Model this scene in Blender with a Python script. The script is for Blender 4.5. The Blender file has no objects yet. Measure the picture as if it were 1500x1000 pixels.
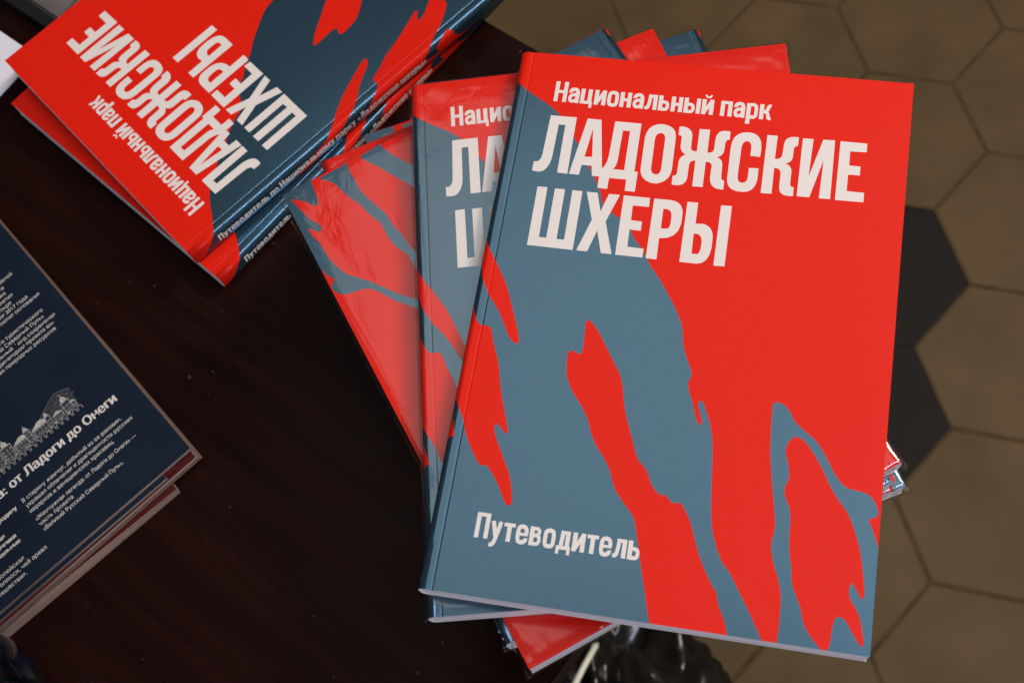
import bpy, bmesh, math, random
from mathutils import Vector, Matrix, noise
from mathutils.geometry import delaunay_2d_cdt, tessellate_polygon

random.seed(7)
S = bpy.context.scene
COL = S.collection

# ------------------------------------------------------------------ camera
cam = bpy.data.cameras.new('camera')
camo = bpy.data.objects.new('camera', cam)
COL.objects.link(camo)
camo.location = (0, 0, 0.5606879)
camo.rotation_euler = (0.3728631, 0.1150425, 0)
cam.sensor_fit = 'HORIZONTAL'
cam.sensor_width = 36
cam.lens = 1956.4726 / 1500 * 36
cam.clip_start = 0.01
cam.clip_end = 60
cam.dof.use_dof = True
cam.dof.focus_distance = 0.555
cam.dof.aperture_fstop = 16
S.camera = camo

# ------------------------------------------------------------------ world and lamps
w = bpy.data.worlds.new('World')
S.world = w
w.use_nodes = True
bgn = w.node_tree.nodes['Background']
bgn.inputs[0].default_value = (0.9, 0.95, 1.0, 1)
bgn.inputs[1].default_value = 0.06
S.view_settings.view_transform = 'Standard'
S.view_settings.look = 'None'
S.view_settings.exposure = 0
S.view_settings.gamma = 1


def area_lamp(name, loc, target, size, size_y, power, col):
    l = bpy.data.lights.new(name, 'AREA')
    l.shape = 'RECTANGLE'
    l.size = size
    l.size_y = size_y
    l.energy = power
    l.color = col
    o = bpy.data.objects.new(name, l)
    COL.objects.link(o)
    o.location = loc
    o.rotation_euler = (Vector(target) - Vector(loc)).to_track_quat('-Z', 'Y').to_euler()
    return o


# broad soft ceiling light whose reflection lies over the right hand stack
area_lamp('ceiling_lamp', (0.10, 1.12, 2.5), (0.10, 1.12, 0), 1.9, 1.45, 11.5, (1.0, 0.95, 0.9))
# warm lamp to the upper right, throws the soft shadows to the left
area_lamp('warm_lamp', (1.05, 1.0, 1.35), (0.05, 0.25, 0), 0.32, 0.32, 21.5, (1.0, 0.86, 0.72))
# cool light from the lower right
cl = area_lamp('cool_lamp', (0.90, 0.10, 2.4), (-0.1, 0.3, 0), 1.35, 0.24, 29.0, (0.74, 0.84, 1.0))
# a long strip light, its length running parallel to the spines of the upper left pair
zc = (Vector((0.90, 0.10, 2.4)) - Vector((-0.1, 0.3, 0))).normalized()
xc = Vector((0.68, 0.73, 0))
xc = (xc - zc * xc.dot(zc)).normalized()
yc = zc.cross(xc)
cl.rotation_euler = Matrix((xc, yc, zc)).transposed().to_euler()
# pale window light from the near side, catches the page edges
area_lamp('window_lamp', (0.1, -1.5, 0.75), (0.1, 0.1, 0), 1.0, 0.8, 15.0, (0.88, 0.87, 1.0))

# ------------------------------------------------------------------ helpers


def mat(name, col, rough=0.5, spec=0.5, metal=0.0, bump=0.0, bscale=800.0, coat=0.0, coat_rough=0.1, vary=0.0, vscale=60.0):
    m = bpy.data.materials.new(name)
    m.use_nodes = True
    nt = m.node_tree
    b = nt.nodes['Principled BSDF']
    b.inputs['Base Color'].default_value = (*col, 1)
    b.inputs['Roughness'].default_value = rough
    b.inputs['Specular IOR Level'].default_value = spec
    b.inputs['Metallic'].default_value = metal
    b.inputs['Coat Weight'].default_value = coat
    b.inputs['Coat Roughness'].default_value = coat_rough
    tc = nt.nodes.new('ShaderNodeTexCoord')
    if bump:
        n = nt.nodes.new('ShaderNodeTexNoise')
        n.inputs['Scale'].default_value = bscale
        n.inputs['Detail'].default_value = 3
        bp = nt.nodes.new('ShaderNodeBump')
        bp.inputs['Strength'].default_value = bump
        bp.inputs['Distance'].default_value = 0.0005
        nt.links.new(tc.outputs['Object'], n.inputs['Vector'])
        nt.links.new(n.outputs['Fac'], bp.inputs['Height'])
        nt.links.new(bp.outputs['Normal'], b.inputs['Normal'])
    if vary:
        n = nt.nodes.new('ShaderNodeTexNoise')
        n.inputs['Scale'].default_value = vscale
        n.inputs['Detail'].default_value = 5
        r = nt.nodes.new('ShaderNodeValToRGB')
        r.color_ramp.elements[0].position = 0.3
        r.color_ramp.elements[1].position = 0.7
        r.color_ramp.elements[0].color = (*[c * (1 - vary) for c in col], 1)
        r.color_ramp.elements[1].color = (*[c * (1 + vary) for c in col], 1)
        nt.links.new(tc.outputs['Object'], n.inputs['Vector'])
        nt.links.new(n.outputs['Fac'], r.inputs['Fac'])
        nt.links.new(r.outputs['Color'], b.inputs['Base Color'])
    return m


def link(name, me, parent=None, mats=()):
    o = bpy.data.objects.new(name, me)
    for m in mats:
        me.materials.append(m)
    COL.objects.link(o)
    if parent is not None:
        o.parent = parent
    return o


def empty(name, loc=(0, 0, 0), rz=0.0):
    o = bpy.data.objects.new(name, None)
    o.empty_display_size = 0.02
    COL.objects.link(o)
    o.location = loc
    o.rotation_euler = (0, 0, rz)
    return o


def tag(o, label, cat, group=None):
    o['label'] = label
    o['category'] = cat
    if group:
        o['group'] = group
    return o


def mesh_from(name, verts, faces, idx=None, smooth=False):
    me = bpy.data.meshes.new(name)
    me.from_pydata([tuple(v) for v in verts], [], faces)
    if idx is not None:
        me.polygons.foreach_set('material_index', idx)
    if smooth:
        me.polygons.foreach_set('use_smooth', [True] * len(me.polygons))
    me.update()
    return me


def box_bm(bm, x0, x1, y0, y1, z0, z1):
    vs = [bm.verts.new(p) for p in ((x0, y0, z0), (x1, y0, z0), (x1, y1, z0), (x0, y1, z0),
                                    (x0, y0, z1), (x1, y0, z1), (x1, y1, z1), (x0, y1, z1))]
    for f in ((3, 2, 1, 0), (4, 5, 6, 7), (0, 1, 5, 4), (1, 2, 6, 5), (2, 3, 7, 6), (3, 0, 4, 7)):
        bm.faces.new([vs[i] for i in f])
    return vs


def bm_mesh(name, bm, smooth=False):
    me = bpy.data.meshes.new(name)
    bmesh.ops.recalc_face_normals(bm, faces=bm.faces)
    bm.to_mesh(me)
    bm.free()
    if smooth:
        me.polygons.foreach_set('use_smooth', [True] * len(me.polygons))
    return me


def text_tris(body, bold=0.0):
    """outline text filled as triangles, font units with cap height about 0.73"""
    cu = bpy.data.curves.new('lettering', 'FONT')
    cu.body = body
    cu.size = 1.0
    cu.offset = bold
    cu.resolution_u = 4
    cu.fill_mode = 'FRONT'
    o = bpy.data.objects.new('lettering', cu)
    COL.objects.link(o)
    dg = bpy.context.evaluated_depsgraph_get()
    me = o.evaluated_get(dg).to_mesh()
    vs = [(v.co.x, v.co.y) for v in me.vertices]
    me.calc_loop_triangles()
    tr = [tuple(t.vertices) for t in me.loop_triangles]
    o.evaluated_get(dg).to_mesh_clear()
    bpy.data.objects.remove(o)
    bpy.data.curves.remove(cu)
    return vs, tr


def cap_height(bold=0.0):
    v, _ = text_tris('Н', bold)
    return max(p[1] for p in v)


def fit_text(body, x0, x1, cap, bold=0.02, width=None):
    """text from x0 to x1 along x, baseline at y=0, given cap height (up is +y)"""
    v, t = text_tris(body, bold)
    if not v:
        return [], []
    a = min(p[0] for p in v)
    b = max(p[0] for p in v)
    sy = cap / cap_height(bold)
    sx = (x1 - x0) / (b - a)
    return [(x0 + (p[0] - a) * sx, p[1] * sy) for p in v], t


SW, SH, XH = 0.185, 0.145, 0.735


def glyphs():
    """bold condensed Cyrillic letters drawn as pen strokes: (points, half widths); cap height 1"""
    def V(x, a, b, w_=SW):
        return ([(x, a), (x, b)], w_)

    def B(a, b, y, w_=SH):
        return ([(a, y), (b, y)], w_)

    def P(*p, w_=0.165):
        # rounded path through the points
        q = [Vector(k) for k in p]
        out = []
        n = len(q)
        for i in range(n - 1):
            p0, p1, p2, p3 = q[max(i - 1, 0)], q[i], q[i + 1], q[min(i + 2, n - 1)]
            for k in range(4):
                t = k / 4
                out.append(tuple(0.5 * ((2 * p1) + (p2 - p0) * t + (2 * p0 - 5 * p1 + 4 * p2 - p3) * t * t + (3 * p1 - p0 - 3 * p2 + p3) * t ** 3)))
        out.append(tuple(q[-1]))
        return (out, w_)
    h = XH
    ti = SH / 2
    G = {}
    G['Н'] = (0.585, [V(.0925, 0, 1), V(.4925, 0, 1), B(.1, .48, .5)])
    G['П'] = (0.585, [V(.0925, 0, 1), V(.4925, 0, 1), B(.1, .48, 1 - ti)])
    G['Л'] = (0.60, [V(.5, 0, 1), B(.16, .5, 1 - ti), P((.23, 1), (.21, .6), (.17, .22), (.12, .1), (.0, .075))])
    G['н'] = (0.52, [V(.0925, 0, h), V(.4275, 0, h), B(.1, .42, h / 2)])
    G['п'] = (0.52, [V(.0925, 0, h), V(.4275, 0, h), B(.1, .42, h - ti)])
    G['и'] = (0.53, [V(.0925, 0, h), V(.4375, 0, h), ([(.10, .06), (.43, h - .06)], .16)])
    G['й'] = (0.53, G['и'][1] + [P((.13, .96), (.19, .865), (.265, .845), (.34, .865), (.40, .96), w_=.085)])
    G['ц'] = (0.58, [V(.0925, 0, h), V(.4275, 0, h), B(.1, .56, ti), V(.495, -.18, .14, .13)])
    G['ш'] = (0.80, [V(.0925, 0, h), V(.40, 0, h), V(.7075, 0, h), B(.1, .7, ti)])
    o = [(.26, h - .06), (.385, h - .095), (.432, h - .22), (.432, .21), (.385, .085), (.26, .055), (.135, .085), (.088, .21), (.088, h - .22), (.135, h - .095), (.26, h - .06), (.30, h - .062)]
    G['о'] = (0.52, [P(*o)])
    G['с'] = (0.51, [P((.425, .47), (.425, h - .21), (.38, h - .1), (.26, h - .06), (.14, h - .095), (.09, h - .22), (.09, .21), (.14, .085), (.26, .055), (.38, .09), (.425, .19), (.425, .27))])
    G['е'] = (0.52, [P((.435, .37), (.435, h - .21), (.38, h - .1), (.26, h - .06), (.14, h - .095), (.09, h - .22), (.09, .21), (.14, .085), (.26, .055), (.38, .09), (.43, .17), (.43, .235)), B(.1, .5, .37, .11)])
    G['а'] = (0.51, [V(.42, 0, .52), P((.42, .40), (.42, .53), (.37, .64), (.26, .67), (.15, .64), (.10, .55), (.10, .49)), P((.42, .425), (.26, .40), (.13, .345), (.09, .22), (.13, .095), (.24, .075), (.36, .14), (.42, .22), w_=.15)])
    bowl = P((.09, .425), (.25, .425), (.375, .39), (.42, .25), (.375, .10), (.25, .068), (.09, .068), w_=.15)
    G['ь'] = (0.51, [V(.0925, 0, h), bowl])
    G['ы'] = (0.74, [V(.0925, 0, h), bowl, V(.6475, 0, h)])
    G['в'] = (0.52, [V(.0925, 0, h), P((.09, .40), (.27, .40), (.39, .36), (.42, .235), (.385, .105), (.27, .07), (.09, .07), w_=.14), P((.09, h - .07), (.26, h - .07), (.37, h - .1), (.395, h - .19), (.36, h - .28), (.25, .40), (.09, .40), w_=.14)])
    G['р'] = (0.52, [V(.0925, -.27, h), P((.09, .60), (.20, .66), (.32, .665), (.42, .58), (.43, .37), (.42, .15), (.32, .068), (.20, .075), (.09, .13), w_=.155)])
    G['л'] = (0.545, [V(.4525, 0, h), B(.15, .44, h - ti), P((.21, h), (.20, .45), (.165, .19), (.11, .085), (.0, .072), w_=.16)])
    G['д'] = (0.60, [([(.235, h), (.19, .09)], .17), V(.4525, .1, h), B(.16, .45, h - ti), B(.0, .60, ti), V(.065, -.18, .1, .13), V(.535, -.18, .1, .13)])
    G['т'] = (0.48, [V(.24, 0, h), B(0, .48, h - ti)])
    G['у'] = (0.50, [([(.085, h), (.27, .12)], .175), P((.415, h), (.32, .28), (.25, .0), (.19, -.15), (.10, -.20), (.03, -.20), w_=.165)])
    G['к'] = (0.53, [V(.0925, 0, h), B(.1, .3, .385, .13), P((.22, .40), (.32, .43), (.365, .53), (.385, .63), (.44, .67), (.50, .67), w_=.15), P((.22, .37), (.33, .34), (.38, .24), (.395, .12), (.44, .07), (.52, .066), w_=.15)])
    G['ж'] = (0.82, [V(.41, 0, h), B(.22, .60, .385, .13)] + [x for sg in (1, -1) for x in (
        P(*[(.41 + sg * (a - .13), b) for a, b in ((.22, .40), (.32, .43), (.365, .53), (.385, .63), (.44, .67), (.50, .67))], w_=.15),
        P(*[(.41 + sg * (a - .13), b) for a, b in ((.22, .37), (.33, .34), (.38, .24), (.395, .12), (.44, .07), (.52, .066))], w_=.15))])
    G['м'] = (0.69, [V(.0925, 0, h), V(.5975, 0, h), ([(.12, h - .02), (.345, .12)], .16), ([(.57, h - .02), (.345, .12)], .16)])
    G['х'] = (0.52, [([(.09, 0), (.43, h)], .175), ([(.43, 0), (.09, h)], .175)])
    ch = lambda x, d: [([(x + .15 * d, .60), (x, .37)], .10), ([(x, .37), (x + .15 * d, .14)], .10)]
    G['«'] = (0.46, ch(.06, 1) + ch(.26, 1))
    G['»'] = (0.46, ch(.20, -1) + ch(.40, -1))
    return G


GLYPHS = glyphs()


def strip(pts, w_):
    n = len(pts)
    L_, R_ = [], []
    for i in range(n):
        a = Vector(pts[max(i - 1, 0)])
        b = Vector(pts[min(i + 1, n - 1)])
        d = (b - a).normalized()
        nrm = Vector((-d.y, d.x)) * (w_ / 2)
        p = Vector(pts[i])
        L_.append(tuple(p + nrm))
        R_.append(tuple(p - nrm))
    return L_, R_


def stroke_text(body, x0, x1, cap, track=0.065):
    """list of strips (left side, right side) fitted between x0 and x1"""
    x = 0.0
    out = []
    for chx in body:
        if chx == ' ':
            x += 0.25
            continue
        w_, st = GLYPHS[chx]
        for p, sw in st:
            l, r_ = strip(p, sw)
            out.append(([(a + x, b) for a, b in l], [(a + x, b) for a, b in r_]))
        x += w_ + track
    x -= track
    sx = (x1 - x0) / x
    return [([(x0 + a * sx, b * cap) for a, b in l], [(x0 + a * sx, b * cap) for a, b in r_]) for l, r_ in out]


def pip(x, y, poly):
    c = False
    n = len(poly)
    j = n - 1
    for i in range(n):
        xi, yi = poly[i]
        xj, yj = poly[j]
        if (yi > y) != (yj > y) and x < (xj - xi) * (y - yi) / (yj - yi) + xi:
            c = not c
        j = i
    return c


# ------------------------------------------------------------------ cover artwork, millimetres on the unfolded cover
# u runs from the spine edge to the fore edge of the front, negative over spine and back; y runs down from the head
ART = {
 'letters': [[[[17.06,30.05],[28.18,29.98],[28.3,56.84],[23.97,56.76],[23.91,34.06],[21.09,34.15],[20.77,49.08],[20.7,50.22],[20.56,51.29],[20.37,52.28],[20.1,53.2],[19.78,54.05],[19.18,55.21],[18.47,56.09],[17.65,56.71],[16.71,57.06],[15.66,57.15],[15.2,57.15],[14.75,57.11],[14.3,57.03],[13.86,56.91],[13.42,56.74],[13.42,52.4],[14.32,52.57],[15.08,52.27],[15.68,51.73],[16.12,50.93],[16.39,49.87],[16.51,48.56]]],[[[32.85,30.03],[38.72,30.09],[42.81,56.7],[38.6,56.77],[37.85,52.1],[33.6,52.08],[33.17,56.79],[28.92,56.77]],[[35.8,34.58],[37.4,47.96],[34.2,48.14]]],[[[44.57,30.15],[55.63,30.19],[55.73,52.85],[57.17,52.92],[57.18,62.1],[53.02,62.11],[52.89,56.87],[45.76,56.96],[45.74,62.04],[41.64,61.96],[41.6,56.57],[41.91,52.89],[42.43,52.71],[43,51.83],[43.47,50.76],[43.83,49.51],[44.08,48.07],[44.23,46.45]],[[48.4,34.21],[51.36,34.18],[51.45,52.7],[46.67,52.68],[47.2,51.97],[47.62,51.15],[47.91,50.21],[48.09,49.15],[48.15,47.97]]],[[[63.69,29.56],[65,29.57],[66.18,29.74],[67.25,30.06],[68.2,30.54],[69.03,31.16],[69.59,31.8],[70.03,32.59],[70.36,33.54],[70.56,34.63],[70.65,35.88],[70.88,50.13],[70.65,52.26],[70,54.05],[68.92,55.5],[67.41,56.61],[65.48,57.39],[64.2,57.39],[63.04,57.24],[61.98,56.93],[61.04,56.48],[60.22,55.88],[59.52,55.21],[58.97,54.4],[58.55,53.45],[58.26,52.36],[58.11,51.13],[57.92,36.43],[58.32,34.14],[59.09,32.3],[60.25,30.92],[61.78,30.01]],[[64.24,33.74],[64.93,33.87],[65.48,34.19],[65.91,34.71],[66.2,35.42],[66.35,36.33],[66.5,50.23],[66.41,51.23],[66.19,52.04],[65.84,52.64],[65.37,53.04],[64.77,53.24],[64,53.19],[63.37,52.91],[62.89,52.39],[62.55,51.65],[62.36,50.67],[62.14,36.77],[62.25,35.77],[62.52,34.97],[62.94,34.36],[63.51,33.95]]],[[[71.53,29.99],[72.78,29.76],[74.24,29.95],[75.41,30.43],[76.32,31.22],[76.94,32.3],[77.29,33.69],[77.44,39.5],[77.59,40.06],[77.92,40.46],[78.43,40.72],[79.13,40.82],[80.01,40.77],[79.92,30.23],[84.2,30.11],[84.37,41.01],[85.25,40.89],[85.95,40.61],[86.46,40.17],[86.78,39.57],[86.91,38.81],[86.89,34.3],[87.13,32.83],[87.57,31.67],[88.21,30.82],[89.04,30.3],[90.06,30.09],[92.58,29.99],[92.74,33.95],[92.19,34.07],[91.75,34.32],[91.43,34.69],[91.22,35.18],[91.13,35.79],[91.08,39.01],[90.89,40.09],[90.53,40.99],[89.99,41.72],[89.27,42.28],[88.37,42.67],[89.27,42.97],[89.99,43.46],[90.52,44.14],[90.88,45],[91.04,46.04],[91.28,51.72],[91.38,52.23],[91.57,52.63],[91.84,52.91],[92.19,53.09],[92.63,53.15],[92.73,57.16],[90.93,57.17],[89.52,56.89],[88.39,56.26],[87.55,55.27],[87.01,53.92],[86.75,52.22],[86.81,46.82],[86.64,46.2],[86.3,45.73],[85.77,45.4],[85.07,45.22],[84.19,45.19],[84.31,56.96],[80.09,56.99],[79.92,45.1],[79.1,45.23],[78.46,45.53],[77.99,46.01],[77.7,46.66],[77.58,47.5],[77.58,52.9],[77.43,54.34],[76.99,55.5],[76.28,56.37],[75.27,56.95],[73.98,57.25],[71.68,57.19],[71.55,53.08],[72.13,53],[72.59,52.77],[72.91,52.38],[73.1,51.85],[73.16,51.16],[73.19,46.05],[73.44,45.08],[73.83,44.27],[74.35,43.6],[75.01,43.09],[75.81,42.72],[74.87,42.3],[74.13,41.72],[73.59,40.97],[73.24,40.06],[73.09,38.99],[73.07,34.78],[72.98,34.49],[72.78,34.26],[72.49,34.1],[72.1,34],[71.6,33.96]]],[[[99.22,29.78],[100.55,29.74],[101.76,29.92],[102.84,30.31],[103.79,30.92],[104.62,31.73],[105.22,32.78],[105.64,34.19],[105.88,35.97],[105.94,38.12],[105.82,40.64],[101.88,40.56],[101.87,36.65],[101.72,35.62],[101.43,34.84],[101.01,34.29],[100.46,33.98],[99.77,33.91],[99.1,34.13],[98.58,34.6],[98.2,35.32],[97.97,36.27],[97.88,37.46],[97.76,50.07],[97.87,51.28],[98.13,52.21],[98.57,52.84],[99.17,53.18],[99.93,53.23],[100.64,53.05],[101.19,52.67],[101.57,52.1],[101.8,51.34],[101.87,50.38],[101.88,46.13],[105.78,45.98],[105.82,51.08],[105.43,53.28],[104.7,55.01],[103.62,56.27],[102.18,57.06],[100.39,57.39],[98.02,57.27],[96.16,56.67],[94.81,55.6],[93.98,54.05],[93.67,52.03],[93.56,37.15],[93.84,34.68],[94.55,32.71],[95.68,31.24],[97.24,30.26]]],[[[107.75,30.16],[111.95,30.1],[111.83,40.9],[112.79,40.82],[113.54,40.57],[114.1,40.16],[114.45,39.57],[114.6,38.81],[114.87,33.8],[115.06,32.54],[115.5,31.52],[116.19,30.76],[117.12,30.24],[118.31,29.98],[120.5,29.94],[120.51,33.97],[119.93,34.11],[119.48,34.39],[119.17,34.81],[119,35.36],[118.96,36.05],[118.92,39.11],[118.77,40.11],[118.43,40.96],[117.91,41.66],[117.2,42.22],[116.29,42.63],[117.25,42.99],[118,43.53],[118.54,44.27],[118.88,45.2],[119.02,46.31],[119,51.58],[119.08,52.12],[119.28,52.54],[119.59,52.84],[120.03,53.02],[120.59,53.09],[120.64,57.07],[118.63,57.15],[117.28,57.03],[116.22,56.57],[115.45,55.77],[114.98,54.64],[114.8,53.16],[114.8,47.52],[114.64,46.58],[114.28,45.87],[113.72,45.37],[112.97,45.1],[112.02,45.06],[112.06,56.91],[107.75,57.05]]],[[[122.15,30.23],[126.43,30.09],[125.99,47.62],[130.37,29.95],[135.07,29.87],[135.34,56.77],[130.89,56.9],[131.29,39.31],[127.12,56.84],[122.12,56.91]]],[[[137.27,29.99],[147.96,30.01],[147.94,34.04],[141.45,34.24],[141.59,40.77],[146.07,40.81],[146.06,44.87],[141.44,44.92],[141.5,52.45],[148.39,52.51],[148.4,56.72],[137.26,56.93]]],[[[16.93,64.06],[21.08,63.91],[21.24,86.89],[24.29,86.8],[24.29,64.17],[28.51,64.08],[28.56,86.97],[31.66,86.88],[31.61,64.16],[35.78,64.16],[35.85,91.01],[16.97,90.92]]],[[[37.61,64.28],[42.1,64.21],[44.52,72.51],[46.87,64.25],[51.37,64.2],[47.26,76.88],[51.79,91.03],[47.43,91.11],[44.47,81.3],[41.72,90.97],[37.29,91.01],[41.58,76.6]]],[[[52.97,64.21],[63.76,64.26],[63.87,68.34],[57.26,68.37],[57.45,75.09],[61.89,75.22],[62.03,79.39],[57.37,79.26],[57.62,87.05],[64.21,87.13],[64.22,91.07],[53.2,91.09]]],[[[65.52,64.31],[71.97,64.23],[73.97,64.5],[75.55,65.21],[76.71,66.36],[77.45,67.93],[77.76,69.94],[77.78,74.18],[76.99,77.47],[75.4,79.82],[72.99,81.26],[69.76,81.77],[69.92,91.26],[65.61,91.15]],[[69.78,68.49],[71,68.45],[71.97,68.7],[72.7,69.24],[73.19,70.06],[73.43,71.17],[73.55,73.3],[73.5,74.97],[73.28,76.18],[72.88,76.93],[72.32,77.24],[69.88,77.4]]],[[[79.08,64.25],[83.4,64.22],[83.46,73.69],[86.72,73.43],[88.25,74.01],[89.45,74.95],[90.31,76.25],[90.84,77.91],[91.04,79.92],[91.05,83.85],[90.54,86.94],[89.52,89.19],[87.98,90.63],[85.92,91.24],[79.11,91.21]],[[83.26,78.07],[84.47,78.13],[85.43,78.46],[86.14,79.08],[86.61,79.97],[86.82,81.14],[86.88,83.23],[86.77,84.87],[86.49,86.05],[86.04,86.78],[85.41,87.06],[83.45,87.07]]],[[[92.68,64.3],[97.02,64.22],[97.05,91.11],[92.69,91.27]]]],
 'outer': [[-0.21,15.26],[3.82,18.03],[8.53,21.18],[11.43,22.81],[14.08,24.33],[17.49,26.67],[20.77,29.34],[23.14,32.23],[25.2,35.18],[27.29,38.01],[29.25,40.68],[30.9,42.86],[32.55,45.23],[34.5,48.67],[36.49,52.25],[38.39,55.14],[40.2,57.94],[41.92,61.12],[43.42,64.26],[44.34,67.2],[45.35,69.72],[47.17,71.46],[49.17,72.74],[50.79,73.61],[52.52,74.54],[54.93,76.11],[57.21,78.04],[58.41,80.32],[59.53,82.71],[61.33,84.74],[63.46,87.15],[65.91,90.96],[68.34,94.77],[70.34,97.19],[72.24,99.42],[74.3,102.42],[76.3,105.48],[78.06,108.15],[79.67,110.68],[81.16,113.18],[82.45,115.62],[83.39,117.93],[84.11,120.36],[84.6,123.3],[85.12,126.3],[86.04,128.98],[87.1,131.49],[88.26,133.93],[89.25,136.06],[89.74,137.55],[89.85,138.81],[89.33,140.06],[88.86,141.47],[89.2,143.4],[89.89,145.55],[90.78,147.74],[91.75,150.05],[92.6,152.7],[93.41,155.09],[94.27,156.67],[95.02,157.63],[95.51,157.98],[95.81,157.8],[95.97,157.18],[95.87,156.14],[95.35,154.63],[94.71,152.98],[94.2,151.58],[93.87,150.32],[93.88,149.14],[94.15,148.34],[94.76,148.21],[95.5,148.72],[96.19,150.07],[96.92,151.86],[97.78,153.66],[98.68,155.76],[99.57,158.37],[100.37,161.29],[100.93,164.35],[101.37,167.68],[101.7,171.31],[102.02,175.39],[102.46,180.4],[102.93,185.36],[103.33,189.29],[103.81,192.85],[104.42,196.31],[105.39,199.89],[107.14,204.32],[109.12,208.33],[110.83,210.42],[112.53,212.15],[114.31,214.81],[116.1,217.67],[117.88,220.37],[119.64,223.13],[121.4,226.01],[123.2,229.02],[125.24,232.43],[127.03,235.53],[128.05,237.63],[128.59,238.93]],
 'hand': [[47.04,120.31],[47.98,121.15],[49.26,122.38],[50.51,123.77],[51.92,125.56],[53.57,128.05],[55.42,130.93],[57.55,134.2],[59.58,137.31],[61.1,139.53],[62.33,141.53],[63.27,143.68],[64.05,146.13],[64.79,149.38],[65.51,152.69],[66.23,155.32],[67.02,157.79],[67.97,160.3],[69.08,163.06],[70.47,166.6],[71.89,170.09],[72.96,172.75],[74.12,174.95],[75.89,176.56],[77.69,178.24],[78.95,180.87],[80.2,183.52],[81.99,185.6],[83.75,187.01],[84.98,187.06],[86.05,186.95],[87.26,188.09],[88.4,189.27],[89.38,189.59],[90.22,189.54],[90.78,189.05],[91.41,188.84],[92.5,189.81],[93.76,191.4],[95.06,193.38],[96.33,195.75],[97.44,198.45],[98.54,201.41],[99.82,204.69],[101.06,207.73],[101.96,209.63],[103.02,211.53],[104.88,214.74],[106.74,217.81],[107.92,219.27],[108.79,220.52],[109.39,222.7],[110.05,225.08],[111.23,227.15],[112.51,229.41],[113.63,232.47],[114.67,235.48],[115.76,237.91],[116.59,239.58],[88.28,240.28],[87.53,238.02],[86.63,235.34],[86.06,233.83],[85.44,232.04],[84.56,228.82],[83.47,224.82],[82.11,220.24],[80.67,215.34],[79.33,210.34],[78.08,205.67],[77.05,201.89],[76.13,198.91],[75.32,197.08],[74.41,195.75],[73.11,194.33],[71.71,192.96],[70.44,191.55],[69.24,190.13],[68.07,188.7],[67.01,187.24],[66.26,185.86],[65.54,184.23],[64.65,181.92],[63.54,179.39],[61.98,177.01],[60.23,174.69],[58.39,172.46],[56.68,170.25],[55.44,167.95],[54.39,165.59],[53.42,163.11],[52.31,160.6],[50.73,158.17],[48.9,155.73],[46.85,153.19],[44.89,150.62],[43.36,148.07],[42.21,145.57],[41.55,143.2],[41.2,140.83],[40.92,138.06],[40.93,135.67],[41.44,134.47],[42.31,134.05],[43.64,134.51],[44.93,135.16],[45.6,135.31],[46,135.03],[46.3,134.14],[46.45,132.65],[46.4,130.43],[46.25,127.74],[46.05,124.38],[45.87,121.63]],
 't1': [[-1.21,89.74],[0.36,92.05],[2.3,94.92],[3.87,97.23],[5.39,99.49],[6.92,101.8],[8.52,104.32],[10.35,107.32],[12.15,110.57],[13.6,113.88],[15.02,117.43],[16.75,121.6],[18.38,125.65],[19.66,128.97],[20.5,131.56],[20.63,133.12],[20.35,133.93],[19.94,134.13],[19.22,133.78],[18.04,133.07],[16.66,131.76],[15.32,129.53],[13.85,126.8],[12.15,123.77],[10.27,120.71],[8,117.9],[5.98,115.54],[5.05,114.16],[4.4,113.02],[3.37,111.32],[2.38,109.62],[1.66,108.29],[1.06,107.04],[0.46,105.57],[0.02,104.42]],
 't2': [[-0.99,120.6],[0.11,122.39],[1.41,124.49],[2.23,125.91],[2.98,126.97],[3.84,127.61],[4.84,127.93],[6.26,127.84],[7.63,127.88],[8.45,128.57],[9.08,129.76],[9.68,131.59],[10.34,133.73],[11.25,135.92],[12.24,138.17],[13.19,140.25],[14.12,142.58],[14.99,145.74],[15.8,149],[16.5,151.62],[17.27,154.25],[18.41,157.64],[19.5,160.76],[20.06,162.4],[20.61,164],[21.78,167.22],[22.76,170.15],[22.76,170.98],[22.38,171.03],[22.06,171.13],[21.54,170.87],[20.62,169.95],[19.57,168.9],[18.57,168.13],[17.74,167.75],[17.25,168.03],[17.14,168.95],[17.56,170.73],[18.4,172.96],[19.68,175.34],[21.15,177.85],[22.56,180.47],[23.92,182.97],[25.14,184.99],[26.22,187.02],[27.16,189.64],[27.92,192.2],[28.46,194.18],[28.81,195.85],[29.04,197.36],[29,198.5],[28.53,199.12],[27.8,199.2],[26.94,198.71],[25.94,197.59],[24.79,195.59],[23.6,193.35],[22.54,191.57],[21.39,189.87],[19.82,187.91],[18.33,186.21],[17.47,185.25],[16.73,184.79],[15.71,184.96],[14.64,185.08],[13.71,184.4],[12.67,183.15],[11.28,181.24],[9.72,178.86],[8.06,176.11],[6.5,173.18],[5.41,170.34],[4.37,167.58],[2.97,164.96],[1.52,162.59],[0.03,160.46],[-1.1,158.95]],
 't3': [[-1.07,166.33],[2.4,174.58],[-1.17,175.9]],
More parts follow.
